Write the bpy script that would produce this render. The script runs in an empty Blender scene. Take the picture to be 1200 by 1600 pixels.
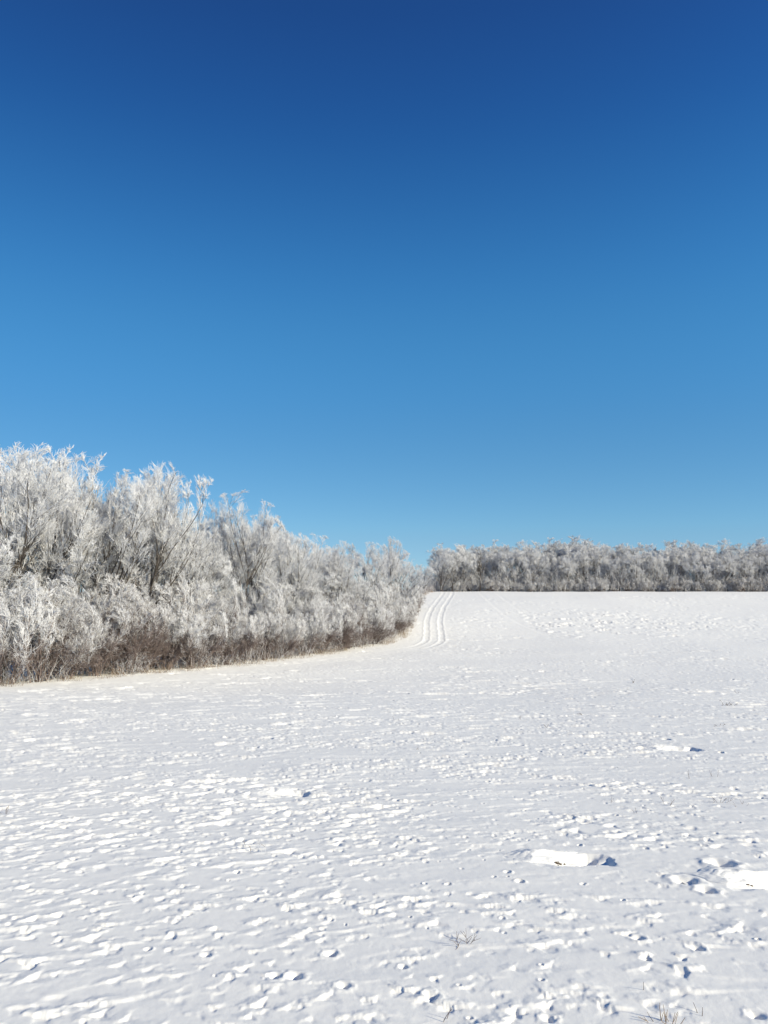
import bpy, math
import numpy as np

# ------------------------------------------------------------------ camera, world, sun
SC = bpy.context.scene
COL = SC.collection
EYE = 1.6
HOR = 905.0            # row of the true horizon in the 1200x1600 photograph
F = 1203.0
cam_d = bpy.data.cameras.new("camera")
cam = bpy.data.objects.new("camera", cam_d)
COL.objects.link(cam)
cam.location = (0, 0, EYE)
cam.rotation_euler = (math.radians(90) + math.atan((HOR - 800) / F), 0, 0)
cam_d.sensor_fit = 'HORIZONTAL'
cam_d.sensor_width = 36
cam_d.lens = 36 * F / 1200
cam_d.clip_start = 0.05
cam_d.clip_end = 6000
SC.camera = cam

SUN_EL = math.radians(25)
SUN_AZ = math.radians(120)      # clockwise from +Y: to the right and a little behind
world = bpy.data.worlds.new("World")
SC.world = world
world.use_nodes = True
nt = world.node_tree
nt.nodes.clear()
sky = nt.nodes.new('ShaderNodeTexSky')
sky.sky_type = 'NISHITA'
sky.sun_disc = False
sky.sun_elevation = SUN_EL
sky.sun_rotation = SUN_AZ
sky.altitude = 300
sky.air_density = 0.6
sky.dust_density = 0.0
sky.ozone_density = 1.0
# very clear cold winter air: the Nishita sky, graded with height above the horizon
tcw = nt.nodes.new('ShaderNodeTexCoord'); sxw = nt.nodes.new('ShaderNodeSeparateXYZ')
rmp = nt.nodes.new('ShaderNodeValToRGB')
nt.links.new(tcw.outputs['Generated'], sxw.inputs[0]); nt.links.new(sxw.outputs['Z'], rmp.inputs[0])
GR = [(0.0, .46, .70, 1.0), (0.066, .55, .85, 1.0), (0.21, .53, 1.16, 1.38), (0.344, .47, 1.35, 1.73), (0.494, .31, 1.05, 1.69), (0.613, .26, .78, 1.48), (1.0, .26, .7, 1.3)]
el_ = rmp.color_ramp.elements
while len(el_) < len(GR): el_.new(0.5)
for e_, g_ in zip(el_, GR):
    e_.position = g_[0]; e_.color = (g_[1] / 2, g_[2] / 2, g_[3] / 2, 1)
rmp.color_ramp.interpolation = 'CARDINAL'
wb = nt.nodes.new('ShaderNodeMix'); wb.data_type = 'RGBA'; wb.blend_type = 'MULTIPLY'
wb.inputs['Factor'].default_value = 1.0
nt.links.new(rmp.outputs[0], wb.inputs['B'])
bg = nt.nodes.new('ShaderNodeBackground')
bg.inputs['Strength'].default_value = 0.080
wo = nt.nodes.new('ShaderNodeOutputWorld')
nt.links.new(sky.outputs[0], wb.inputs['A'])
x2 = nt.nodes.new('ShaderNodeVectorMath'); x2.operation = 'SCALE'; fa = nt.nodes.new('ShaderNodeMath'); fa.operation = 'MULTIPLY_ADD'; fa.inputs[1].default_value = 0.56; fa.inputs[2].default_value = 2.0
nt.links.new(sxw.outputs['X'], fa.inputs[0]); nt.links.new(fa.outputs[0], x2.inputs['Scale'])
nt.links.new(wb.outputs['Result'], x2.inputs[0]); nt.links.new(x2.outputs[0], bg.inputs[0])
nt.links.new(bg.outputs[0], wo.inputs[0])

sd = bpy.data.lights.new("sun", 'SUN')
sd.energy = 5.0
sd.angle = math.radians(0.5)
sd.color = (1.0, 0.91, 0.68)
sun = bpy.data.objects.new("sun", sd)
COL.objects.link(sun)
sv = np.array([math.sin(SUN_AZ) * math.cos(SUN_EL), math.cos(SUN_AZ) * math.cos(SUN_EL), math.sin(SUN_EL)])
from mathutils import Vector
sun.rotation_euler = Vector(sv).to_track_quat('Z', 'Y').to_euler()
sun.location = (60, -40, 60)

SC.view_settings.view_transform = 'Standard'
SC.view_settings.look = 'None'
SC.view_settings.gamma = 1
SC.view_settings.exposure = 0.34
SC.view_settings.use_curve_mapping = False
SC.cycles.use_denoising = True
SC.cycles.max_bounces = 6
SC.cycles.diffuse_bounces = 4

# ------------------------------------------------------------------ noise in numpy
_TAB = {}
def tab(seed):
    """a 256 x 256 table of random numbers (and their unit vectors) for one seed"""
    if seed not in _TAB:
        t = np.random.default_rng(seed + 1000).random(65536)
        _TAB[seed] = (t, np.cos(t * 2 * math.pi), np.sin(t * 2 * math.pi))
    return _TAB[seed]

def cell_index(ix, iy):
    return ((ix.astype(np.int64) & 255) << 8) | (iy.astype(np.int64) & 255)

def vnoise(x, y, seed=0):
    """smooth gradient noise, about -1..1"""
    ix = np.floor(x); iy = np.floor(y)
    fx = x - ix; fy = y - iy
    u = fx * fx * fx * (fx * (fx * 6 - 15) + 10); v = fy * fy * fy * (fy * (fy * 6 - 15) + 10)
    _, tc_, ts_ = tab(seed)
    ii = ix.astype(np.int64); jj = iy.astype(np.int64)
    def g(dx, dy):
        k = (((ii + dx) & 255) << 8) | ((jj + dy) & 255)
        return tc_[k] * (fx - dx) + ts_[k] * (fy - dy)
    n0 = g(0, 0) * (1 - u) + g(1, 0) * u
    n1 = g(0, 1) * (1 - u) + g(1, 1) * u
    return (n0 * (1 - v) + n1 * v) * 1.5

def sstep(a, b, x):
    t = np.clip((x - a) / (b - a), 0, 1)
    return t * t * (3 - 2 * t)

# ------------------------------------------------------------------ terrain
GY = np.array([-1500, -60, 0, 15, 38, 52, 68, 80, 92, 105, 120, 135, 150, 160, 168, 180, 210, 300, 1500, 3000.])
GZ = np.array([20, 3.0, 0, -1.55, -3.8, -4.6, -5.3, -5.55, -5.35, -4.55, -3.4, -2.25, -1.25, -0.95, -1.1, -1.7, -3.2, -8, -60, -120.])
def _smooth_profile():
    yy = np.concatenate([np.linspace(-1500, -61, 200), np.arange(-60, 320, 0.5), np.linspace(321, 3000, 300)])
    zz = np.interp(yy, GY, GZ)
    m = (yy > -60) & (yy < 320)
    k = np.hanning(29); k /= k.sum()
    z2 = zz.copy()
    seg = zz[m]
    z2[m] = np.convolve(np.pad(seg, 14, mode='edge'), k, mode='valid')
    return yy, z2
_PY, _PZ = _smooth_profile()

# edge of the near wood (world metres), trees stand to its left
EDGE = np.array([(-48, -25), (-34, 6), (-19.6, 38), (-13.0, 52), (-3.0, 76), (1.6, 88), (3.4, 100), (5.0, 124), (7.6, 150), (12.0, 164)])
TRACK = np.array([(-30, 28), (-14.2, 43), (-8.5, 54), (-0.6, 72), (3.2, 80), (5.4, 86.5), (6.1, 92), (6.4, 100), (7.2, 112), (9.0, 128), (12.2, 148), (13.2, 160), (15, 172)])

def seg_dist(P, x, y):
    """unsigned distance to polyline, signed side (+ right of travel), arclength"""
    best = np.full(x.shape, 1e9); side = np.zeros(x.shape); arc = np.zeros(x.shape)
    s0 = 0.0
    for i in range(len(P) - 1):
        a, b = P[i], P[i + 1]
        d = b - a; L = np.hypot(*d)
        t = np.clip(((x - a[0]) * d[0] + (y - a[1]) * d[1]) / L ** 2, 0, 1)
        qx = x - a[0] - t * d[0]; qy = y - a[1] - t * d[1]
        r = np.hypot(qx, qy)
        m = r < best
        best = np.where(m, r, best)
        cr = qx * d[1] - qy * d[0]
        side = np.where(m, np.sign(cr), side)
        arc = np.where(m, s0 + t * L, arc)
        s0 += L
    return best, side, arc

def smooth_poly(P, n=6):
    P = np.asarray(P, float)
    for _ in range(3):
        Q = [P[0]]
        for i in range(len(P) - 1):
            Q += [P[i] * .75 + P[i + 1] * .25, P[i] * .25 + P[i + 1] * .75]
        Q.append(P[-1]); P = np.array(Q)
    return P
TRK = smooth_poly(TRACK)
TRK2 = smooth_poly([(21, 160), (20.0, 140), (19.6, 118), (20.5, 104), (22.5, 90)])

def macro(x, y):
    z = np.interp(y, _PY, _PZ)
    d, s, _ = seg_dist(EDGE, x, y)
    sd_ = d * s                                     # + = field side
    z = z + 0.12 * (1 - sstep(-1.5, 5.0, sd_)) * sstep(20, 36, y) * (1 - sstep(95, 130, y))
    z = z + 0.07 * vnoise(x / 9.0, y / 9.0, 3) * sstep(6, 30, y) + 0.16 * vnoise(x / 31.0 + 5, y / 31.0, 4) * sstep(5, 30, y) * (1 - sstep(130, 155, y))
    return z

def gz(x, y):
    return float(macro(np.array([float(x)]), np.array([float(y)]))[0])

def at(px, py):
    """where the sight line of a photo pixel meets the ground"""
    ly = np.exp(np.linspace(math.log(2.0), math.log(165), 3000))
    lx = (px - 600) / F * ly
    zs = macro(lx, ly)
    # small pitch: rows measured along the tilted axis
    c, s_ = math.cos(math.atan(105 / F)), math.sin(math.atan(105 / F))
    for _ in range(2):
        dep = ly * c + (zs - EYE) * s_
        lx = (px - 600) / F * dep
        zs = macro(lx, ly)
    up = -ly * s_ + (zs - EYE) * c
    row = 800 - F * up / (ly * c + (zs - EYE) * s_)
    i = np.argmax(row < py)
    return float(lx[i]), float(ly[i]), float(zs[i])

def dents_(x, y, cell, seed, dens, rmin, rmax, depth, mask=None, elong=1.0, rim=0.35):
    """scattered animal prints: one possible hole a cell, each with a thrown rim"""
    out = np.zeros_like(x)
    cx = np.floor(x / cell); cy = np.floor(y / cell)
    for i in (-1, 0, 1):
        for j in (-1, 0, 1):
            ax = cx + i; ay = cy + j
            ci = cell_index(ax, ay)
            on = tab(seed)[0][ci] < dens
            if not on.any(): continue
            jx = (ax + tab(seed + 1)[0][ci]) * cell; jy = (ay + tab(seed + 2)[0][ci]) * cell
            r = rmin + (rmax - rmin) * tab(seed + 3)[0][ci] ** 1.6
            an = tab(seed + 4)[0][ci] * 6.283
            e = 1 + (elong - 1) * tab(seed + 5)[0][ci]
            dx = x - jx; dy = y - jy
            u = (dx * np.cos(an) + dy * np.sin(an)) / (r * e); v = (-dx * np.sin(an) + dy * np.cos(an)) / r
            q = np.hypot(u, v)
            hole = -(1 - sstep(0.35, 1.05, q))
            lip = np.exp(-((q - 1.35) / 0.33) ** 2) * (0.5 + 0.5 * u / (q + .01)) * rim
            out += np.where(on, (hole + lip) * depth * (0.5 + 0.7 * tab(seed + 6)[0][ci]) * (r / rmax), 0)
    if mask is not None:
        out *= mask
    return out

def wedges_(x, y, cell, seed, dens, wmin, wmax, slope, mask=None, turn=0.75, long=2.2, rag=1.0):
    """small wind-carved drifts: a long gentle back and a short steep face turned to the sun and wind"""
    out = np.zeros_like(x)
    cx = np.floor(x / cell); cy = np.floor(y / cell)
    wm = 0.5 * (wmin + wmax) / rag
    dn = 0.42 * vnoise(x / wm * 0.6, y / wm * 0.6, seed + 9) + 0.16 * vnoise(x / wm * 1.7, y / wm * 1.7, seed + 10)
    dv = 0.5 * vnoise(x / wm * 0.7 + 9, y / wm * 0.7, seed + 11)
    for i in (-1, 0, 1):
        for j in (-1, 0, 1):
            ax = cx + i; ay = cy + j
            ci = cell_index(ax, ay)
            on = tab(seed)[0][ci] < dens
            if not on.any(): continue
            jx = (ax + tab(seed + 1)[0][ci]) * cell; jy = (ay + tab(seed + 2)[0][ci]) * cell
            w = wmin + (wmax - wmin) * tab(seed + 3)[0][ci] ** 1.5
            an = -1.27 - 0.28 * np.clip(jx / (0.25 * np.abs(jy) + 1.0), -1, 1) + turn * (2 * tab(seed + 4)[0][ci] - 1)
            e = 1 + (long - 1) * tab(seed + 5)[0][ci] ** 2
            dx = x - jx; dy = y - jy
            u = (dx * np.cos(an) + dy * np.sin(an)) / w
            v = (-dx * np.sin(an) + dy * np.cos(an)) / (w * e) * (0.8 + 0.7 * np.clip(u, -0.4, 1.2)) + dv
            u = u + 0.35 * v * v * (2 * tab(seed + 7)[0][ci] - 1.2) + dn
            prof = np.interp(u, (-2.6, -0.12, 0.08, 0.72, 1.0, 3.4), (0, 0.47, 0.45, -0.45, -0.52, 0))
            out += np.where(on, prof * np.exp(-(v * v) ** 2.0 * 1.2) * slope * w * (0.45 + 0.75 * tab(seed + 6)[0][ci]), 0)
    if mask is not None:
        out *= mask
    return out

def _sub(fn):
    """evaluate only where the mask lets anything show"""
    def g(x, y, *a, **k):
        m = k.pop('mask', None)
        a = list(a)
        n = 6 if fn is dents_ else 6
        if len(a) > n: m = a.pop(n)
        if m is None: return fn(x, y, *a, **k)
        out = np.zeros_like(x); w = m > 0.01
        if w.any(): out[w] = fn(x[w], y[w], *a, **k) * m[w]
        return out
    return g
PITS = []   # (x, y, radius, depth) of dug hollows, filled below
dents = _sub(dents_); wedges = _sub(wedges_)
def setup_pits():
    for px, py, r, dp in ((1128, 1350, 0.13, 0.10), (1072, 1378, 0.11, 0.08), (1105, 1392, 0.08, 0.06),
                          (1041, 1156, 0.12, 0.08), (516, 1491, 0.06, 0.07),
                          (460, 1527, 0.07, 0.07), (430, 1527, 0.055, 0.06), (537, 1543, 0.055, 0.06), (673, 1558, 0.06, 0.06),
                          (997, 1466, 0.06, 0.06), (1090, 1482, 0.06, 0.07), (322, 1493, 0.05, 0.05),
                          (1182, 1588, 0.06, 0.06), (856, 1592, 0.05, 0.05), (630, 1512, 0.04, 0.04)):
        x, y, z = at(px, py)
        PITS.append((x, y, r * (0.72 if py < 1450 else 0.6), dp * (0.7 if py < 1450 else 0.4)))

SCRAPES = []   # hollows scratched out by animals: x, y, long left wall, short right wall, depth, half width
def setup_scrapes():
    for px, py, ll, lr, dp, hw in ((928, 1345, 0.50, 0.16, 0.10, 0.20), (1232, 1378, 0.50, 0.12, 0.11, 0.20), (1082, 1171, 0.62, 0.14, 0.12, 0.26), (470, 1240, 0.50, 0.10, 0.08, 0.20)):
        x, y, z = at(px, py)
        SCRAPES.append((x, y, ll, lr, dp, hw))

def scrape(x, y):
    out = np.zeros_like(x)
    for (cx, cy, ll, lr, dp, hw) in SCRAPES:
        m = (np.abs(x - cx) < 1.2) & (np.abs(y - cy) < 1.0)
        if not m.any(): continue
        xx = x[m] + 0.05 * vnoise(x[m] * 7, y[m] * 7, 75) + 0.010 * vnoise(x[m] * 22, y[m] * 22, 77); yy = y[m] + 0.10 * vnoise(x[m] * 5 + 4, y[m] * 6, 76) + 0.015 * vnoise(x[m] * 18, y[m] * 18, 78)
        u = xx - cx; v = np.clip(1 - (np.abs(yy - cy) / hw) ** 2.5, 0, 1)
        t = np.clip(np.minimum(1 + u / ll, 1 - u / lr), 0, 1)
        out[m] -= dp * np.minimum(t, 0.93) * v
    return out

def detail(x, y):
    r = np.hypot(x, y)
    z = np.zeros_like(x)
    rough = 0.5 + 0.5 * vnoise(x / 2.6 + 9, y / 1.7, 11)           # rough and smooth areas
    rough2 = sstep(0.25, 0.8, 0.5 + 0.6 * vnoise(x / 14 + 2, y / 8, 12))
    # wind-cut ripples lying across the view, steep on the sunny side
    w = vnoise(x * 0.35 + 40, y * 0.35, 20) * 0.9
    a = vnoise(x * 1.3 + 0.3 * w, (y + 0.12 * x) * 4.2 + w * 1.4, 21)
    c = vnoise(x * 0.55 + 3, (y + 0.05 * x) * 1.9 + w, 23)
    near = 1 - sstep(25, 60, r)
    z += 0.0025 * sstep(0.0, 0.6, a) * (0.25 + rough) * near
    z += 0.014 * sstep(-0.1, 0.75, c) * (0.2 + rough2)
    lft = 0.16 * np.clip(-x / (0.3 * r + .5), -1, 1)
    mA = sstep(0.28, 0.62, lft + 0.5 + 0.7 * vnoise(x / 0.9, y / 0.7, 28))
    mB = sstep(0.26, 0.62, lft + 0.5 + 0.7 * vnoise(x / 2.8, y / 1.6, 29))
    dE, sE, _ = seg_dist(EDGE, x, y)
    bank = np.exp(-((dE * sE - 4.0) / 3.5) ** 2) * sstep(18, 30, y)
    z += wedges(x, y, 0.15, 100, 0.62, 0.018, 0.036, 0.64, mA * (1 - sstep(9, 18, r)), long=1.9)
    z += wedges(x, y, 0.22, 110, 0.75, 0.024, 0.050, 0.62, (.14 + .86 * mB) * (1 - sstep(18, 30, r)), long=2.3)
    z += wedges(x, y, 0.42, 120, 0.70, 0.030, 0.070, 0.54, (.2 + .8 * mB) * (.3 + .7 * sstep(5, 8, r)) * (1 - sstep(25, 45, r)), long=4.5, turn=.4, rag=.7)
    z += wedges(x, y, 0.62, 130, 0.60, 0.014, 0.028, 0.50, mB * (1 - sstep(14, 28, r)), long=11.0, turn=0.22, rag=0.3)
    z += wedges(x, y, 0.33, 135, 0.80, 0.030, 0.060, 0.62, (.45 + .55 * mB) * (1 - sstep(22, 36, r)) * sstep(4.5, 9, r), long=3.0, turn=.5)
    z += wedges(x, y, 0.60, 140, 0.85, 0.05, 0.11, 0.60, np.clip(.5 + .5 * mB + bank, 0, 1.2) * (1 - sstep(60, 90, r)) * sstep(9, 18, r), long=4.0, turn=0.35, rag=0.6)
    z += wedges(x, y, 1.1, 150, 0.85, 0.09, 0.20, 0.52, (.45 + .55 * rough2) * sstep(16, 28, r) * (1 - sstep(90, 120, r)), long=5.0, turn=0.3, rag=0.6)
    z += wedges(x, y, 2.3, 160, 0.80, 0.15, 0.32, 0.48, np.clip(.15 + .85 * rough2 + bank, 0, 1.3) * sstep(22, 45, r), long=5, turn=0.3, rag=0.6)
    z += wedges(x, y, 4.0, 180, 0.75, 0.26, 0.50, 0.46, (.05 + .95 * rough2) * sstep(50, 80, r), long=5.0, turn=0.3, rag=0.6)
    # the churned patch up the far slope
    qx, qy = (x - 31) / 17.0, (y - 108) / 13.0
    patch = np.exp(-(qx * qx + qy * qy) * 0.8)
    z += patch * wedges(x, y, 1.3, 200, 0.9, 0.20, 0.42, 0.80, sstep(.2, .6, .5 + .7 * vnoise(x / 5, y / 4, 27)), long=3.0)
    # prints
    m1 = sstep(0.36, 0.66, 0.5 + 0.7 * vnoise(x / 1.3, y / 0.8, 30))
    z += dents(x, y, 0.17, 40, 0.09, 0.010, 0.024, 0.015, m1 * (1 - sstep(14, 30, r)), 1.8)
    m2 = sstep(0.46, 0.70, 0.5 + 0.7 * vnoise(x / 2.1 + 4, y / 1.1, 31))
    z += dents(x, y, 0.33, 50, 0.13, 0.018, 0.036, 0.020, m2 * (1 - sstep(30, 60, r)), 1.5, 0.5)
    z += dents(x, y, 0.9, 60, 0.2, 0.04, 0.09, 0.04, sstep(8, 16, r) * sstep(.35, .6, rough), 1.8, 0.6)
    z += 0.0008 * vnoise(x * 14, y * 14, 33) * (1 - sstep(8, 16, r)) + 0.0004 * vnoise(x * 37, y * 37, 34) * (1 - sstep(5, 9, r))
    # dug pits
    for (ax, ay, rr, dp) in PITS:
        q = np.hypot(x - ax, (y - ay) / 1.2) / rr * (1 + 0.25 * vnoise(x / rr, y / rr, 70))
        z += -dp * (1 - sstep(0.3, 1.1, q)) + dp * 0.16 * np.exp(-((q - 1.5) / 0.4) ** 2)
    z += scrape(x, y)
    # track: two pairs of ruts
    dd, ss, arc = seg_dist(TRK, x, y)
    s = dd * ss + 0.12 * vnoise(arc / 3.0, arc * 0 + 1.5, 80) + 0.05 * vnoise(x * 1.7, y * 1.7, 81)
    zone = 1 - sstep(1.5, 2.6, np.abs(s))
    z *= 1 - 0.45 * zone
    rut = 0
    for c0, dep in ((-0.95, .17), (0.85, .18)):
        q = np.abs(s - c0)
        rut = rut - (0.13 + .10 * vnoise(x * .9, y * .5, 82)) * dep * (1 - sstep(0.15, 0.42, q)) + 0.028 * np.exp(-((q - 0.42) / 0.12) ** 2)
    z += rut * (0.35 * sstep(48, 66, y) + 0.65 * sstep(74, 88, y))
    dd, ss, arc = seg_dist(TRK2, x, y)
    s = dd * ss
    for c0 in (-1.6, 1.6):
        z += -0.012 * np.exp(-((s - c0) / 0.35) ** 2) * sstep(90, 100, y) * (1 - sstep(150, 158, y)) + 0.008 * np.exp(-((s - c0 - .5) / 0.3) ** 2) * sstep(90, 100, y)* (1 - sstep(150, 158, y))
    crest = 1 - sstep(150, 162, y)
    return z * (0.25 + 0.75 * crest) * (1 - sstep(210, 400, r))

def new_mesh(name, verts, faces_flat, nloop, smooth=True):
    """faces all with nloop corners"""
    me = bpy.data.meshes.new(name)
    verts = np.ascontiguousarray(verts, dtype=np.float32)
    f = np.ascontiguousarray(faces_flat, dtype=np.int32).ravel()
    nf = len(f) // nloop
    me.vertices.add(len(verts)); me.vertices.foreach_set('co', verts.ravel())
    me.loops.add(len(f)); me.loops.foreach_set('vertex_index', f)
    me.polygons.add(nf)
    me.polygons.foreach_set('loop_start', np.arange(nf, dtype=np.int32) * nloop)
    me.polygons.foreach_set('use_smooth', np.full(nf, smooth))
    me.update(calc_edges=True)
    return me

def link(name, me, mat, parent=None, loc=None):
    o = bpy.data.objects.new(name, me)
    if mat is not None and not me.materials:
        me.materials.append(mat)
    COL.objects.link(o)
    if parent is not None:
        o.parent = parent
    if loc is not None:
        o.location = loc
    return o

# ------------------------------------------------------------------ materials
def mat_new(name):
    m = bpy.data.materials.new(name); m.use_nodes = True
    t = m.node_tree; t.nodes.clear()
    out = t.nodes.new('ShaderNodeOutputMaterial'); b = t.nodes.new('ShaderNodeBsdfPrincipled')
    t.links.new(b.outputs[0], out.inputs[0])
    return m, t, b

def snow_material():
    m, t, b = mat_new("snow")
    N = t.nodes.new; L = t.links.new
    tc = N('ShaderNodeTexCoord')
    n1 = N('ShaderNodeTexNoise'); n1.inputs['Scale'].default_value = 0.6; n1.inputs['Detail'].default_value = 5
    L(tc.outputs['Object'], n1.inputs['Vector'])
    cr = N('ShaderNodeMix'); cr.data_type = 'RGBA'
    cr.inputs['A'].default_value = (0.89, 0.875, 0.845, 1); cr.inputs['B'].default_value = (0.925, 0.91, 0.882, 1)
    L(n1.outputs['Fac'], cr.inputs['Factor']); L(cr.outputs['Result'], b.inputs['Base Color'])
    b.inputs['Roughness'].default_value = 0.62
    b.inputs['Specular IOR Level'].default_value = 0.25
    n2 = N('ShaderNodeTexNoise'); n2.inputs['Scale'].default_value = 85; n2.inputs['Detail'].default_value = 4
    n2.inputs['Roughness'].default_value = 0.65
    L(tc.outputs['Object'], n2.inputs['Vector'])
    bp = N('ShaderNodeBump'); bp.inputs['Strength'].default_value = 0.35; bp.inputs['Distance'].default_value = 0.003
    L(n2.outputs['Fac'], bp.inputs['Height']); L(bp.outputs[0], b.inputs['Normal'])
    return m

def frosted_material(name, bark, frost=(0.71, 0.71, 0.73)):
    m, t, b = mat_new(name)
    N = t.nodes.new; L = t.links.new
    at_ = N('ShaderNodeAttribute'); at_.attribute_name = 'frost'
    tc = N('ShaderNodeTexCoord')
    nz = N('ShaderNodeTexNoise'); nz.inputs['Scale'].default_value = 7; nz.inputs['Detail'].default_value = 3
    L(tc.outputs['Object'], nz.inputs['Vector'])
    geo = N('ShaderNodeNewGeometry'); sx = N('ShaderNodeSeparateXYZ'); L(geo.outputs['Normal'], sx.inputs[0])
    a = N('ShaderNodeMath'); a.operation = 'MULTIPLY_ADD'
    L(nz.outputs['Fac'], a.inputs[0]); a.inputs[1].default_value = 0.9; L(at_.outputs['Fac'], a.inputs[2])
    c = N('ShaderNodeMath'); c.operation = 'MULTIPLY_ADD'
    L(sx.outputs['Z'], c.inputs[0]); c.inputs[1].default_value = 0.28; L(a.outputs[0], c.inputs[2])
    oi = N('ShaderNodeObjectInfo')
    c2 = N('ShaderNodeMath'); c2.operation = 'MULTIPLY_ADD'
    L(oi.outputs['Random'], c2.inputs[0]); c2.inputs[1].default_value = 0.22; L(c.outputs[0], c2.inputs[2])
    mr = N('ShaderNodeMapRange'); mr.interpolation_type = 'SMOOTHSTEP'
    mr.inputs['From Min'].default_value = 0.88; mr.inputs['From Max'].default_value = 1.30
    L(c2.outputs[0], mr.inputs['Value'])
    mx = N('ShaderNodeMix'); mx.data_type = 'RGBA'
    mx.inputs['B'].default_value = (*frost, 1)
    # bark varies a little from branch to branch
    n3 = N('ShaderNodeTexNoise'); n3.inputs['Scale'].default_value = 1.3; n3.inputs['Detail'].default_value = 3
    L(tc.outputs['Object'], n3.inputs['Vector'])
    mb = N('ShaderNodeMix'); mb.data_type = 'RGBA'
    mb.inputs['A'].default_value = (*[k * 0.7 for k in bark], 1); mb.inputs['B'].default_value = (*[min(1, k * 1.45) for k in bark], 1)
    L(n3.outputs['Fac'], mb.inputs['Factor']); L(mb.outputs['Result'], mx.inputs['A'])
    L(mr.outputs[0], mx.inputs['Factor']); L(mx.outputs['Result'], b.inputs['Base Color'])
    b.inputs['Roughness'].default_value = 0.85
    b.inputs['Specular IOR Level'].default_value = 0.15
    return m

M_SNOW = snow_material()
M_TREE = frosted_material("frosted_bark", (0.070, 0.060, 0.053))
M_SHRUB = frosted_material("frosted_shrub_bark", (0.165, 0.130, 0.120))
M_GRASS = frosted_material("dry_grass", (0.27, 0.20, 0.14), (0.62, 0.61, 0.59))
M_SOIL = frosted_material("soil", (0.10, 0.075, 0.055))

# ------------------------------------------------------------------ ground sheet
setup_pits(); setup_scrapes()
def build_ground():
    rad = [0.35, 0.7, 1.0]
    r = 1.2
    while r < 215:
        rad.append(r); r *= 1.012 if r < 2.4 else (1.0027 if r < 11 else 1.0046)
    while r < 2600:
        rad.append(r); r *= 1.06
    rad = np.array(rad)
    dense = np.arange(-33, 33.001, 0.058)
    mid = np.concatenate([np.arange(33.1, 45, 0.12), np.arange(45.5, 60, 0.6)]); out = np.arange(62, 298, 4.0); mid2 = np.concatenate([np.arange(300.5, 315, 0.6), np.arange(315.1, 326.95, 0.12)])
    ang = np.radians(np.concatenate([dense, mid, out, mid2]))
    A, R = np.meshgrid(ang, rad)
    x = (R * np.sin(A)).ravel(); y = (R * np.cos(A)).ravel()
    z = macro(x, y) + detail(x, y)
    na = len(ang); nr = len(rad)
    v = np.stack([x, y, z], 1)
    v = np.vstack([v, [[0, 0, gz(0, 0)]]])
    i = np.arange(nr - 1)[:, None] * na; j = np.arange(na)[None, :]; j2 = (j + 1) % na
    q = np.stack([i + j, i + na + j, i + na + j2, i + j2], -1).reshape(-1, 4)
    c = len(v) - 1
    # centre fan as degenerate-free small quads: skip one, use two-step quads
    jj = np.arange(0, na - 1, 2)
    fan = np.stack([np.full_like(jj, c), jj, jj + 1, (jj + 2) % na], 1)
    q = np.vstack([q, fan])
    q = q[:, ::-1]
    o = link("snow_field", new_mesh("snow_field", v, q, 4), M_SNOW)
    o["kind"] = "structure"
    return o
build_ground()

# ------------------------------------------------------------------ branch growing
UP = np.array([0, 0, 1.0])
def norm(v):
    return v / (np.linalg.norm(v, axis=-1, keepdims=True) + 1e-9)

class Br:
    """a bundle of branches: P (n,k+1,3), R (n,k+1)"""
    def __init__(s, P, R, L): s.P, s.R, s.L = P, R, L

def shoot(rng, p0, d, L, k, r0, r1, wander=0.2, up=0.1):
    n = len(p0)
    P = np.zeros((n, k + 1, 3)); P[:, 0] = p0
    step = (L / k)[:, None]
    for i in range(k):
        d = norm(d + rng.normal(0, wander, (n, 3)) + UP * up)
        P[:, i + 1] = P[:, i] + d * step
    t = np.linspace(0, 1, k + 1)[None]
    R = r0[:, None] * (1 - t) + r1[:, None] * t
    return Br(P, R, L)

def spawn(rng, par, m, tmin, ang, ratio, k, wander, up, rratio, rmin, tpow=0.8, taper=0.55, rtip=0.5, lmin=0.05, tilt=0.0):
    n, kk, _ = par.P.shape
    t = tmin + (0.99 - tmin) * rng.random((n, m)) ** tpow
    f = t * (kk - 1); i = np.minimum(f.astype(int), kk - 2); u = (f - i)[..., None]
    r_ = np.arange(n)[:, None]
    a = par.P[r_, i]; b = par.P[r_, i + 1]
    p = (a * (1 - u) + b * u).reshape(-1, 3)
    tan = norm(b - a).reshape(-1, 3)
    R = (par.R[r_, i] * (1 - u[..., 0]) + par.R[r_, i + 1] * u[..., 0]).reshape(-1)
    perp = norm(np.cross(tan, rng.normal(size=tan.shape)))
    an = rng.normal(ang, 0.22, len(p))[:, None]
    d = norm(np.cos(an) * tan + np.sin(an) * perp + UP * tilt)
    L = np.repeat(par.L, m) * ratio * (1 - taper * t.reshape(-1)) * rng.uniform(0.6, 1.3, len(p))
    L = np.maximum(L, lmin)
    r0 = np.maximum(R * rratio, rmin)
    return shoot(rng, p, d, L, k, r0, np.maximum(r0 * rtip, rmin * 0.7), wander, up)

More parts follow.
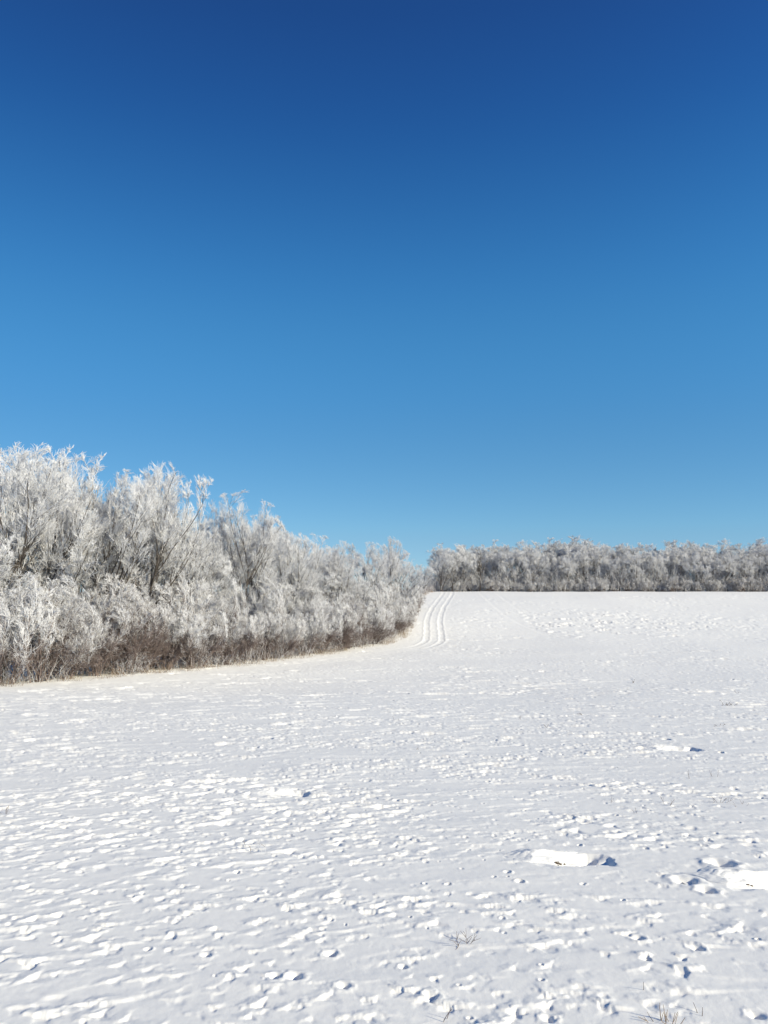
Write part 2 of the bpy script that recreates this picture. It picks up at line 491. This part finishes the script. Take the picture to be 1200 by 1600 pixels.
def tubes(brs, sides, frost_fn):
    """list of (Br, frost level) -> verts, quads, frost"""
    V = []; Q = []; Fr = []; base = 0
    for br, lev, sd in brs:
        P, R = br.P, br.R
        n, k1, _ = P.shape
        T = np.zeros_like(P)
        T[:, :-1] = P[:, 1:] - P[:, :-1]; T[:, -1] = T[:, -2]
        T = norm(T)
        ref = np.where(np.abs(T[..., 2:3]) > 0.9, np.array([1.0, 0, 0]), UP)
        A = norm(np.cross(T, ref)); B = np.cross(T, A)
        th = np.arange(sd) * 2 * math.pi / sd
        ring = P[:, :, None] + (A[:, :, None] * np.cos(th)[:, None] + B[:, :, None] * np.sin(th)[:, None]) * R[:, :, None, None]
        V.append(ring.reshape(-1, 3))
        idx = np.arange(n * k1 * sd).reshape(n, k1, sd) + base
        nx = np.roll(idx, -1, axis=2)
        Q.append(np.stack([idx[:, :-1], nx[:, :-1], nx[:, 1:], idx[:, 1:]], -1).reshape(-1, 4))
        fr = frost_fn(P, lev)
        Fr.append(np.repeat(fr[..., None], sd, 2).reshape(-1))
        base += n * k1 * sd
    return np.vstack(V), np.vstack(Q), np.concatenate(Fr)

def mesh_of(name, brs, frost_fn, mat):
    v, q, f = tubes(brs, 3, frost_fn)
    me = new_mesh(name, v, q, 4)
    at_ = me.attributes.new('frost', 'FLOAT', 'POINT')
    at_.data.foreach_set('value', f.astype(np.float32))
    me.materials.append(mat)
    return me

def dome(P, zc, rh, rv, keep=0.33):
    """draw long shoots in towards a rounded crown"""
    dz = np.maximum(P[..., 2] - zc, 0) / rv
    q = np.sqrt((P[..., 0] ** 2 + P[..., 1] ** 2) / rh ** 2 + dz ** 2)
    f = np.where(q > 1, (1 + keep * (q - 1)) / np.maximum(q, 1e-6), 1.0)
    P[..., 0] *= f; P[..., 1] *= f
    P[..., 2] = np.where(P[..., 2] > zc, zc + (P[..., 2] - zc) * f, P[..., 2])

def make_tree(seed, H=12.0, spread=1.0, stems=1, n1=13, n2=9, n3=8, n4=9, n5=0, tw=0.0070, frost=0.0, clear=0.34, lean=0.12):
    rng = np.random.default_rng(seed)
    n = stems
    a = rng.random(n) * 6.28
    d = norm(np.stack([np.cos(a) * lean * (0 if n == 1 else 2.2), np.sin(a) * lean * (0 if n == 1 else 2.2), np.ones(n)], 1) + rng.normal(0, 0.05, (n, 3)))
    p0 = np.stack([np.cos(a) * 0.12 * (n > 1), np.sin(a) * 0.12 * (n > 1), np.full(n, -0.35)], 1)
    L0 = np.full(n, H * 0.52) * rng.uniform(0.85, 1.0, n)
    r0 = np.full(n, H * 0.015 / (n ** 0.35))
    trunk = shoot(rng, p0, d, L0, 12, r0, r0 * 0.22, 0.05, 0.03)
    l1 = spawn(rng, trunk, n1, clear, 0.62, 0.86 * spread, 8, 0.075, 0.055, 0.62, 0.02, tpow=0.8, taper=0.28, rtip=0.22, tilt=0.10)
    l2 = spawn(rng, l1, n2, 0.18, 0.52, 0.50, 6, 0.085, 0.05, 0.60, 0.011, taper=0.50, rtip=0.35, tilt=0.10)
    l3 = spawn(rng, l2, n3, 0.15, 0.55, 0.52, 4, 0.10, 0.05, 0.60, tw * 1.2, taper=0.45, rtip=0.6, tilt=0.08)
    l4 = spawn(rng, l3, n4, 0.10, 0.56, 0.74, 3, 0.09, 0.05, 0.8, tw, taper=0.35, rtip=0.8, lmin=0.16, tilt=0.06)
    brs = [(l2, 2, 4), (l3, 3, 3), (l4, 4, 3)]
    if n5:
        l5 = spawn(rng, l4, n5, 0.15, 0.7, 0.60, 2, 0.15, 0.04, 0.9, tw * 0.9, taper=0.3, rtip=0.8, lmin=0.12)
        brs.append((l5, 5, 3))
    zt = np.percentile(l4.P[..., 2], 99.6)
    k_ = H / zt
    for q in (trunk, l1, *[b_[0] for b_ in brs]):
        q.P *= k_
        dome(q.P, 0.60 * H, 0.34 * H * spread ** .5, 0.37 * H)
    k_ = H / np.percentile(l4.P[..., 2], 99.8)
    for q in (trunk, l1, *[b_[0] for b_ in brs]): q.P[..., 2] *= k_
    fl = {0: -0.3, 1: -0.08, 2: 0.22, 3: 0.62, 4: 0.86, 5: 0.9}
    def ff(P, lev):
        jit = rng.normal(0, 0.14, P.shape[:1])[:, None]
        hz = np.clip(P[..., 2] / H, 0, 1)
        return fl[lev] + frost + jit + (hz - 0.55) * 0.8  # frost thins downwards, which also paints shade into the lower crown interior
    tm = mesh_of("trunk", [(trunk, 0, 8), (l1, 1, 6)], ff, M_TREE)
    cm = mesh_of("crown", brs, ff, M_TREE)
    return tm, cm, H

def make_shrub(seed, H=5.0, stems=16, n1=10, n2=9, n3=11, n4=0, tw=0.0070, bare=2.6, width=1.0, frost=0.0):
    rng = np.random.default_rng(seed)
    a = rng.random(stems) * 6.28
    sp = rng.random(stems) ** 0.6
    p0 = np.stack([np.cos(a) * 0.5 * sp, np.sin(a) * 0.5 * sp, np.full(stems, -0.25)], 1) * np.array([width, width, 1])
    tilt = 0.62 * sp * width
    d = norm(np.stack([np.cos(a) * tilt, np.sin(a) * tilt, np.ones(stems)], 1))
    L0 = H * rng.uniform(0.62, 0.98, stems)
    r0 = np.full(stems, 0.034) * rng.uniform(0.6, 1.2, stems)
    st = shoot(rng, p0, d, L0, 8, r0, r0 * 0.25, 0.09, 0.02)
    l1 = spawn(rng, st, n1, 0.10, 0.62, 0.46, 5, 0.10, 0.05, 0.6, 0.010, tpow=1.0, taper=0.45, rtip=0.5, tilt=0.05)
    l2 = spawn(rng, l1, n2, 0.12, 0.62, 0.50, 4, 0.13, 0.04, 0.7, tw * 1.15, taper=0.4, rtip=0.7)
    l3 = spawn(rng, l2, n3, 0.10, 0.62, 0.66, 3, 0.11, 0.04, 0.8, tw, taper=0.35, rtip=0.8, lmin=0.12)
    brs = [(l1, 1, 4), (l2, 2, 3), (l3, 3, 3)]
    if n4:
        l4 = spawn(rng, l3, n4, 0.15, 0.75, 0.6, 2, 0.2, 0.03, 0.9, tw * 0.9, taper=0.3, rtip=0.8, lmin=0.08)
        brs.append((l4, 4, 3))
    for q in (st, *[b_[0] for b_ in brs]):
        dome(q.P, 0.52 * H, 0.46 * H * width, 0.46 * H, 0.25)
    k_ = H / np.percentile(l3.P[..., 2], 99.7)
    for q in (st, *[b_[0] for b_ in brs]): q.P[..., 2] *= k_
    fl = {0: 0.1, 1: 0.36, 2: 0.6, 3: 0.80, 4: 0.9}
    def ff(P, lev):
        jit = rng.normal(0, 0.15, P.shape[:1])[:, None]
        z = P[..., 2] + 0.35 * np.sin(P[..., 0] * 1.7 + seed) + 0.25 * np.sin(P[..., 1] * 2.3)
        low = sstep(bare * 0.22, bare * 1.35, z)
        return fl[lev] + frost + jit - 0.82 * (1 - low)
    sm = mesh_of("stems", [(st, 0, 6)], ff, M_SHRUB)
    tm = mesh_of("twigs", brs, ff, M_SHRUB)
    return sm, tm, H

# hoar-laden trees and shrubs, a few of each kind
NEAR_T = [make_tree(11, 12, 1.0, 1), make_tree(12, 12, 1.1, 2, n1=10), make_tree(13, 12, .9, 1, n1=15),
          make_tree(14, 12, 1.15, 1, n1=12, clear=0.3), make_tree(15, 12, .95, 3, n1=8)]
NEAR_S = [make_shrub(31, bare=1.8), make_shrub(32, bare=2.2, width=1.25, stems=19), make_shrub(33, stems=14, frost=.08), make_shrub(34, width=.9, stems=18, bare=3.0, frost=-.06)]
FAR_T = [make_tree(21, 12, 1.05, 1, n1=13, n4=8, n5=0, tw=0.0125, clear=.10, frost=.34), make_tree(22, 12, 1.08, 2, n1=9, n4=8, n5=0, tw=0.0125, clear=.14, frost=.38),  # raised frost also pales the far trees, standing in for haze
         make_tree(23, 12, 1.0, 1, n1=15, n4=8, n5=0, tw=0.0135, clear=.16, frost=.30)]
FAR_S = [make_shrub(41, H=4, stems=12, n4=0, n3=9, tw=0.011, bare=0.6, width=1.3, frost=-.02), make_shrub(42, H=4, stems=14, n4=0, n3=9, tw=0.011, bare=.6, width=1.5, frost=.03)]
DARK_T = make_tree(24, 12, 0.7, 1, n1=8, n2=6, n3=5, n4=3, n5=0, tw=0.016, clear=.3, frost=-.75)
DARK_T2 = make_tree(25, 12, 1.05, 1, n1=12, n4=5, n5=0, tw=0.020, clear=.2, frost=-.25)

SKY_X = [-200, 0, 25, 45, 62, 85, 110, 130, 150, 175, 200, 225, 245, 265, 290, 312, 325, 350, 400, 425, 440, 470, 520, 560, 590, 612, 630, 650, 664, 675, 690, 705, 722, 738, 752, 765, 820, 880, 930, 975, 1010, 1060, 1100, 1140, 1170, 1210, 1400]
SKY_Y = [700, 702, 700, 718, 706, 716, 712, 716, 745, 733, 724, 728, 742, 762, 768, 796, 798, 792, 794, 806, 832, 838, 848, 858, 852, 850, 866, 884, 895, 862, 851, 844, 848, 858, 848, 845, 846, 839, 842, 851, 849, 848, 855, 848, 848, 846, 846]

def projx(x, y): return 600 + F * x / y

THINGS = []
rngp = np.random.default_rng(77)
HIDDEN = {1,2,3,4,5,6,37,39,40,41,43,44,45,46,47,48,49,50,51,52,53,54,55,56,57,70,72,74,75,76,77,78,79,80,81,82,83,84,85,86,101,102,103,104,105,106,107,108,109,110,111,112,113,115,116,117,121,122,127,128,129,131,132,133,134,135,136,137,138,139,140,141,142,144,145,146,147,148,149,153,154,155,156,157,159,160,162,163,164,165,166,167,168,169,170,171,172,173,174,175,176,177,178,179,180,200,222,223,224,225,226,227,228,248,249,250,252,270,271,272,273,286,289,290,320,321,322,323,324,325}        # places where a plant would stand wholly behind others: left empty
PLOT = [0]
def plant(proto, name, cat, x, y, H, group, wide=1.0, low=None):
    tm, cm, H0 = proto
    turn = rngp.random() * 6.28
    PLOT[0] += 1
    if PLOT[0] in HIDDEN: return None
    e = bpy.data.objects.new(name, None); COL.objects.link(e)
    e.empty_display_size = 0.5
    s = H / H0
    w = s * wide
    e.location = (x, y, gz(x, y) - 0.02)
    e.rotation_euler = (0, 0, turn)
    e.scale = (w, w, s)
    pn = ("trunk", "crown") if 'tree' in name else ("stems", "twigs")
    for me, nm in zip((tm, cm), pn):
        o = bpy.data.objects.new(nm, me); COL.objects.link(o); o.parent = e
    e["label"] = name; e["category"] = cat; e["group"] = group
    THINGS.append((e, x, y, H, low, group, PLOT[0]))
    return e

# edge walk -------------------------------------------------------
ED = smooth_poly(EDGE)
seg = np.hypot(*(np.diff(ED, axis=0).T)); cum = np.concatenate([[0], np.cumsum(seg)])
def edge_at(s, off):
    x = np.interp(s, cum, ED[:, 0]); y = np.interp(s, cum, ED[:, 1])
    x2 = np.interp(s + 1, cum, ED[:, 0]); y2 = np.interp(s + 1, cum, ED[:, 1])
    d = np.array([x2 - x, y2 - y]); d /= np.hypot(*d) + 1e-9
    return x - d[1] * off, y + d[0] * off
def s_at_y(yy): return float(np.interp(yy, ED[:, 1], cum))
S0, S1 = s_at_y(26), s_at_y(162)

def top_height(x, y, cap):
    px = projx(x, y)
    ys = float(np.interp(px, SKY_X, SKY_Y))
    zt = EYE + (HOR - ys) * y / F
    return min(cap, zt - gz(x, y))

# front shrubs along the edge
front = []
s = S0
while s < S1:
    far = (s - S0) / (S1 - S0)
    x, y = edge_at(s, 1.3 + rngp.uniform(-.25, .5))
    h = np.interp(y, [38, 50, 58, 80, 110, 150], [5.6, 5.0, 4.4, 4.6, 4.4, 3.2]) * rngp.uniform(0.82, 1.15)
    front.append((x, y, h)); s += rngp.uniform(1.9, 2.6) if y < 95 else rngp.uniform(3.0, 3.8)
second = []
s = S0
while s < S1:
    x, y = edge_at(s, 3.6 + rngp.uniform(-.6, .6))
    h = np.interp(y, [38, 80, 110, 150], [7.0, 6.0, 6.0, 4.2]) * rngp.uniform(0.85, 1.15)
    second.append((x, y, h)); s += rngp.uniform(3.6, 4.8) if y < 95 else rngp.uniform(4, 5)
rows = []
for off, step, fr in ((5.8, 4.6, 0.78), (10.0, 5.0, 0.90), (15.0, 6.0, 0.93), (22, 7.5, 0.93)):
    L = []
    s = S0 + rngp.uniform(0, 3)
    while s < S1 + off * 0.3:
        x, y = edge_at(s, off + rngp.uniform(-1.1, 1.1))
        H = top_height(x, y, 15.5) * fr * rngp.uniform(0.88, 1.02)
        if H > 3 and projx(x, y) > -160: L.append((x, y, H))
        s += step * rngp.uniform(0.75, 1.25)
    rows.append(L)

G1 = "frosted shrubs along the edge of the near wood"
G2 = "frosted trees of the near wood"
G3 = "frosted trees of the far wood"
G4 = "frosted shrubs at the foot of the far wood"
def pick(L): return L[rngp.integers(len(L))]
for (x, y, h) in front: plant(pick(NEAR_S), "frosted_shrub", "shrub", x, y, h, G1, wide=1.0, low="front")
for (x, y, h) in second: plant(pick(NEAR_S), "frosted_shrub", "shrub", x, y, h, G1, wide=0.85, low="back")
for L in rows:
    for (x, y, h) in L: plant(pick(NEAR_T), "frosted_tree", "tree", x, y, h, G2, wide=max(1.0, min(1.5, 11 / h)))

# crowns that stand out on the skyline: bearing, distance, height and breadth of each
for px, y, ty, wd in ((8, 43, 698, 1.05), (62, 47, 703, .95), (104, 50, 712, 1.0), (134, 53, 716, .9), (172, 50, 732, .9), (207, 52, 720, 1.0), (238, 56, 750, .8),
                      (268, 58, 774, .85), (292, 62, 798, .75), (345, 66, 782, .62), (378, 66, 768, .85), (404, 69, 782, .6), (455, 74, 830, .8), (487, 80, 834, .85), (522, 84, 846, .9),
                      (568, 92, 848, 1.0), (608, 98, 838, .6), (632, 108, 864, .9), (652, 128, 882, .9)):
    x = (px - 600) / F * y
    H = EYE + (HOR - ty) * y / F - gz(x, y)
    plant(pick(NEAR_T), "frosted_tree", "tree", x, y, H, G2, low="crown", wide=wd * 11.5 / H if H < 11.5 else wd)

# far wood beyond the crest
for off, step, fr in ((0, 3.8, .82), (4, 4.6, .95), (8, 5.0, 1.0), (13, 6.0, 1.02)):
    x = 10.5 if off < 3 else 2
    while x < 108:
        yy = 172 + off + rngp.uniform(-1, 1)
        H = top_height(x, yy, 16) * fr * rngp.uniform(0.86, 1.06)
        plant(pick(FAR_T), "frosted_tree", "tree", x + rngp.uniform(-.8, .8), yy, H, G3, wide=1.25, low="front" if off < 3 else "back")
        x += step * rngp.uniform(.75, 1.25)
x = 11
while x < 108:
    plant(pick(FAR_S), "frosted_shrub", "shrub", x, 169.5 + rngp.uniform(-.5, .8), rngp.uniform(2.6, 5.0) * .72, G4)
    x += rngp.uniform(2.2, 3.2)
for px, H, pr, lab in ((706, 9.6, DARK_T2, "x"), (749, 9.8, DARK_T, "y")):
    yy = 168.4
    plant(pr, "dark_tree", "tree", (px - 600) / F * yy, yy, H, "dark-stemmed trees at the front of the far wood", wide=1.0)

# ------------------------------------------------------------------ undergrowth and grass
def sprays(name, pts, hmin, hmax, mat, frostv, seed, rad, n2=3, lean=0.35, k=3):
    rng = np.random.default_rng(seed)
    n = len(pts)
    d = norm(np.stack([rng.normal(0, lean, n), rng.normal(0, lean, n), np.ones(n)], 1))
    L = rng.uniform(hmin, hmax, n)
    st = shoot(rng, pts, d, L, k, np.full(n, rad), np.full(n, rad * .5), 0.12, 0.0)
    brs = [(st, 0, 3)]
    if n2:
        b = spawn(rng, st, n2, 0.2, 0.6, 0.5, 2, 0.2, 0, .8, rad * .6, taper=.3, rtip=.7)
        brs.append((b, 1, 3))
    def ff(P, lev): return frostv + rng.normal(0, 0.16, P.shape[:1])[:, None] + 0 * P[..., 2]
    return mesh_of(name, brs, ff, mat)

def strip_pts(n, o0, o1, seed, ya=26, yb=162):
    rng = np.random.default_rng(seed)
    s = rng.uniform(s_at_y(ya), s_at_y(yb), n); off = rng.uniform(o0, o1, n)
    x = np.interp(s, cum, ED[:, 0]); y = np.interp(s, cum, ED[:, 1])
    x2 = np.interp(s + 1, cum, ED[:, 0]); y2 = np.interp(s + 1, cum, ED[:, 1])
    d = norm(np.stack([x2 - x, y2 - y], 1))
    x = x - d[:, 1] * off; y = y + d[:, 0] * off
    return np.stack([x, y, macro(x, y) - 0.05], 1)
def stuff(name, me, label, cat):
    o = link(name, me, None); o["kind"] = "stuff"; o["label"] = label; o["category"] = cat
    return o
up_ = strip_pts(9000, 0.1, 4.5, 5)
up_ = up_[vnoise(up_[:, 0] / 3.1, up_[:, 1] / 3.1, 93) > np.interp(up_[:, 1], [44, 52], [0.0, -0.35])]
stuff("undergrowth", sprays("undergrowth", up_, 0.3, 1.8, M_SHRUB, 0.46, 6, 0.010, n2=5),
      "dense brown leafless undergrowth filling the foot of the near wood", "undergrowth")
rng0 = np.random.default_rng(12)
p = strip_pts(10000, -0.6, 0.9, 7)
cl = vnoise(p[:, 0] * 0.6, p[:, 1] * 0.6, 90)
p = p[cl + 0.25 * vnoise(p[:, 0] * 2.3, p[:, 1] * 2.3, 91) > 0.02 + 0.35 * rng0.random(len(p))]
stuff("dry_grass", sprays("dry_grass", p, 0.2, 0.8, M_GRASS, 0.15, 8, 0.006, n2=0, lean=0.5),
      "low band of tan dry grass along the snowy foot of the near wood", "grass")
rng = np.random.default_rng(3)
n = 9000
px_ = rng.uniform(9, 110, n); py_ = rng.uniform(169, 192, n)
stuff("undergrowth", sprays("undergrowth", np.stack([px_, py_, macro(px_, py_) - .05], 1), 1.5, 5.5, M_SHRUB, 0.60, 9, 0.022, n2=7),
      "grey leafless undergrowth at the foot of the far wood", "undergrowth")

# ------------------------------------------------------------------ dug-out snow heaps
def ground_z(x, y):
    a_ = np.array([float(x)]); b_ = np.array([float(y)])
    return float((macro(a_, b_) + detail(a_, b_))[0])

def heap(px, py, wx, wy, h, seed, label, soil):
    x, y, _ = at(px, py)
    n = 120
    u, v = np.meshgrid(np.linspace(-1.25, 1.25, n), np.linspace(-1.25, 1.25, n))
    X = u * wx; Y = v * wy
    gx = X + x; gy = Y + y
    uu = np.where(u > -.1, (u + .1) / 1.1, (u + .1) / .9); vv = np.where(v < .2, (v - .2) / 1.2, (v - .2) / .8)
    q = np.hypot(uu, vv) * (1 + 0.28 * vnoise(u * 2.2 + seed, v * 2.2, seed + 1))
    base = (macro(gx.ravel(), gy.ravel()) + scrape(gx.ravel(), gy.ravel())).reshape(n, n)
    body = h * (1 - sstep(-.1, 1.0, q))
    lump = np.abs(vnoise(gx * 11, gy * 11, seed + 2)) * 0.20 + np.abs(vnoise(gx * 26, gy * 26, seed + 3)) * 0.06 + np.abs(vnoise(gx * 60, gy * 60, seed + 4)) * 0.04
    Z = base + body * (0.75 + 0.5 * lump) + 0.028 * lump * (1 - sstep(.7, 1.05, q)) - 0.03 * sstep(0.85, 1.1, q) + 0.008
    z0 = float(base[n // 2, n // 2])
    V = np.stack([X, Y, Z - z0], -1).reshape(-1, 3)
    i = np.arange(n - 1)[:, None] * n; j = np.arange(n - 1)[None]
    Q = np.stack([i + j, i + j + 1, i + n + j + 1, i + n + j], -1).reshape(-1, 4)
    e = bpy.data.objects.new("snow_heap", None); COL.objects.link(e); e.location = (x, y, z0); e.empty_display_size = .1
    e["label"] = label; e["category"] = "snow heap"
    link("snow_pile", new_mesh("snow_pile", V, Q, 4), M_SNOW, e)
    if soil:                                        # clods of earth scratched up with the snow
        rng = np.random.default_rng(seed)
        bvs = []; bqs = []; k = 0
        for _ in range(soil):
            cx = rng.normal(0.45, 0.16) * wx; cy = -wy * rng.uniform(0.45, 0.75)
            zz = float(np.interp(0, [0, 1], [0, 1])); r_ = rng.uniform(0.003, 0.009)
            ii = int(np.clip((cy / wy + 1.25) / 2.5 * (n - 1), 0, n - 1)); jj = int(np.clip((cx / wx + 1.25) / 2.5 * (n - 1), 0, n - 1))
            zc = Z[ii, jj] - z0
            c = np.array([[-1, -1, -1], [1, -1, -1], [1, 1, -1], [-1, 1, -1], [-1, -1, 1], [1, -1, 1], [1, 1, 1], [-1, 1, 1]], float)
            c = c * rng.uniform(0.5, 1.3, (8, 3)) * r_ * np.array([1.4, 1, 0.8]) + np.array([cx, cy, zc])
            bvs.append(c); bqs.append(np.array([[0, 3, 2, 1], [4, 5, 6, 7], [0, 1, 5, 4], [1, 2, 6, 5], [2, 3, 7, 6], [3, 0, 4, 7]]) + k); k += 8
        me = new_mesh("soil", np.vstack(bvs), np.vstack(bqs), 4, smooth=False)
        at_ = me.attributes.new('frost', 'FLOAT', 'POINT'); at_.data.foreach_set('value', np.full(k, -0.1, np.float32))
        link("soil", me, M_SOIL, e)["kind"] = "stuff"
heap(848, 1339, 0.34, 0.24, 0.05, 5, "large bright heap of dug-out snow with brown earth at its foot, beside a shadowed hollow", 26)
heap(1150, 1370, 0.34, 0.25, 0.045, 6, "broad rough snow heap at the right edge of the picture", 7)
heap(1026, 1167, 0.40, 0.34, 0.06, 7, "low snow heap further up the field above the two upright dry stalks", 4)
heap(424, 1236, 0.36, 0.28, 0.045, 8, "small crumbly snow heap left of centre with a hollow at its right", 0)

# ------------------------------------------------------------------ single stalks and tufts poking through
def weed(px, py, hpx, n, spread, seed, name, cat, label, frost=-0.1, rad=0.0022, group=None, heads=False):
    x, y, _ = at(px, py)
    rng = np.random.default_rng(seed)
    h = hpx * y / F
    pts = np.stack([rng.normal(0, spread * h, n), rng.normal(0, spread * h, n), np.full(n, -0.03)], 1)
    d = norm(np.stack([rng.normal(0, spread * 1.6, n), rng.normal(0, spread * 1.6, n), np.ones(n)], 1))
    L = h * rng.uniform(0.45, 1.05, n) + 0.03
    R0 = max(rad, 0.00022 * y)
    st = shoot(rng, pts, d, L, 5, np.full(n, R0), np.full(n, R0 * .45), 0.14, -0.02)
    e = bpy.data.objects.new(name, None); COL.objects.link(e); e.empty_display_size = .05
    e.location = (x, y, ground_z(x, y)); e["label"] = label; e["category"] = cat
    if group: e["group"] = group
    def ff(P, lev): return frost + rng.normal(0, 0.18, P.shape[:1])[:, None] + 0 * P[..., 2]
    me = mesh_of("stem", [(st, 0, 4)], ff, M_GRASS if name == "grass_tuft" else M_SHRUB)
    link("blades" if name == "grass_tuft" else "stem", me, None, e)
    if heads:
        b = spawn(rng, st, 1 if n < 3 else 3, 0.45, 0.6, 0.35, 2, 0.15, 0, .8, R0 * .7, taper=.2, rtip=.6)
        link("side_shoots", mesh_of("side_shoots", [(b, 1, 3)], ff, M_SHRUB), None, e)
GW = "dry stalks poking through the field snow"
W = [(1078, 1217, 17, 2, .08, "dry_stalk", "upright dark dry stalk just below the low snow heap"),
     (1117, 1214, 12, 3, .3, "dry_stalk", "short pair of dry stalks right of the upright dark stalk"),
     (1135, 1103, 9, 9, .5, "weed_clump", "dark weed clump at the end of the long white drift near the right edge"),
     (1124, 1135, 6, 6, .6, "weed_clump", "low weed clump just below the long white drift"),
     (990, 1067, 6, 4, .4, "weed_clump", "tiny dark weed clump highest up the open field"),
     (1152, 1083, 6, 2, .2, "dry_stalk", "tiny dry stalk above the long white drift near the right edge"),
     (910, 1117, 5, 4, .5, "weed_clump", "tiny weed clump left of the long white drift"),
     (855, 1137, 5, 3, .4, "weed_clump", "tiny weed clump alone in the middle of the field"),
     (810, 1124, 7, 2, .3, "dry_stalk", "thin pale stalk alone left of the tiny weed clump mid-field"),
     (620, 1126, 8, 2, .2, "dry_stalk", "thin dry stalk alone near the centre of the field"),
     (650, 1172, 7, 3, .4, "dry_stalk", "short dry stalk in the centre, nearer than the other central stalk"),
     (954, 1254, 13, 3, .25, "dry_stalk", "bent dark stalk up the field from the large bright snow heap"),
     (995, 1272, 9, 2, .4, "dry_stalk", "leaning thin stalk right of and below the bent dark stalk"),
     (1042, 1258, 10, 4, .3, "weed_clump", "thin upright weed clump below the two upright dry stalks"),
     (1125, 1255, 12, 5, .4, "weed_clump", "sprawling weed clump left of a second one near the right edge"),
     (1152, 1258, 9, 6, .5, "weed_clump", "dark weed clump nearest the right edge below the upright stalks"),
     (410, 1332, 22, 4, .35, "weed_clump", "frosted pale weed clump on the left half of the near field"),
     (245, 1350, 9, 1, .2, "dry_stalk", "single thin dark stalk on the left of the near field"),
     (3, 1272, 13, 5, .3, "weed_clump", "reddish brown weed clump cut by the left edge of the picture"),
     (728, 1476, 14, 5, .35, "weed_clump", "dark crossed twigs beside a bright snow dab in the near field"),
     (684, 1597, 26, 2, .3, "dry_stalk", "leaning dark stalk at the bottom edge of the picture"),
     (1009, 1548, 20, 1, .12, "dry_stalk", "single thin upright stalk above the brown grass tuft"),
     (1040, 1602, 24, 16, .32, "grass_tuft", "brown grass tuft in a snow lump at the bottom edge of the picture"),
     (1090, 1592, 22, 2, .25, "dry_stalk", "thin stalk at the bottom edge, right of the brown grass tuft")]
for k, (px, py, hp, n, sp, nm, lab) in enumerate(W):
    weed(px, py, hp, n, sp, 300 + k, nm, {"dry_stalk": "stalk", "weed_clump": "weed", "grass_tuft": "grass"}[nm], lab,
         frost=0.45 if k == 16 else (-0.1 if nm != "grass_tuft" else -.2), heads=nm == "weed_clump")

# ------------------------------------------------------------------ labels that tell the plants apart
ORD = ["first", "second", "third", "fourth", "fifth", "sixth", "seventh", "eighth", "ninth", "tenth", "eleventh", "twelfth", "thirteenth",
       "fourteenth", "fifteenth", "sixteenth", "seventeenth", "eighteenth", "nineteenth", "twentieth"]
NEAR_SEG = [(-900, "left of the picture edge"), (0, "right of the left picture edge"), (150, "right of the first dark gap"), (380, "right of the large round crown"), (555, "right of the wood edge's step"),
            (648, "past the wheel track bend")]
FAR_SEG = [(-900, "left of the track's far end"), (700, "right of the track's far end"), (749, "right of the bare dark tree"), (860, "above the churned snow"), (960, "right of the churned snow"), (1080, "left of the right picture edge"), (1200, "beyond the right picture edge")]
LEAD = {(G1, "front"): "brown-footed frosted shrub at the snow edge", (G1, "back"): "frosted shrub standing behind the front shrubs",
        (G2, None): "frosted tree below the skyline crowns", (G3, "front"): "frosted tree in the far wood's front row",
        (G3, "back"): "frosted crown behind the far wood's front row", (G4, None): "low frosted shrub at the far wood's foot"}
CROWNS = ["tallest frosted crown, cut by the left edge of the picture", "broad pale crown just right of the tallest left-edge crown", "high frosted crown between the broad pale one and the first dip",
          "narrow frosted crown beside the first dip in the near skyline", "slim frosted crown in the first dip of the near skyline", "tall feathery crown right of the first skyline dip",
          "frosted crown on the right shoulder of the tall feathery crown", "lower frosted crown stepping down right of the feathery crown's shoulder", "frosted crown just left of the notch before the round crown",
          "left flank crown of the large round crown", "large round frosted crown standing clear against the sky, dark limbs showing", "right flank crown of the large round crown",
          "first low frosted crown right of the large round crown's flank", "second low frosted crown right of the large round crown's flank", "third low frosted crown, halfway along the sloping skyline",
          "broad frosted crown left of the small feathery upright one", "small upright feathery crown near the wood's right end", "low frosted crown right of the small upright feathery one",
          "last low frosted crown of the near wood, nearest the sky gap"]
bins = {}; kc = 0
for (e, x, y, H, low, grp, k) in THINGS:
    px = projx(x, y)
    if low == "crown":
        e["label"] = CROWNS[kc]; kc += 1; continue
    if grp.startswith("dark"):
        e["label"] = "dark-trunked frosted tree above the track's far end" if px < 725 else "bare dark tree with hardly any frost in the far wood's front"
        continue
    segs = NEAR_SEG if grp in (G1, G2) else FAR_SEG
    si = max(i for i, sg in enumerate(segs) if px >= sg[0])
    bins.setdefault((grp, low, si), []).append((px, e, segs[si][1]))
for (grp, low, si), L_ in bins.items():
    L_.sort(key=lambda t: t[0], reverse=(si == 0))
    for i, (px, e, ph) in enumerate(L_):
        e["label"] = "%s, %s %s" % (LEAD[(grp, low)], ORD[i], ph)

print("THINGS", len(THINGS))
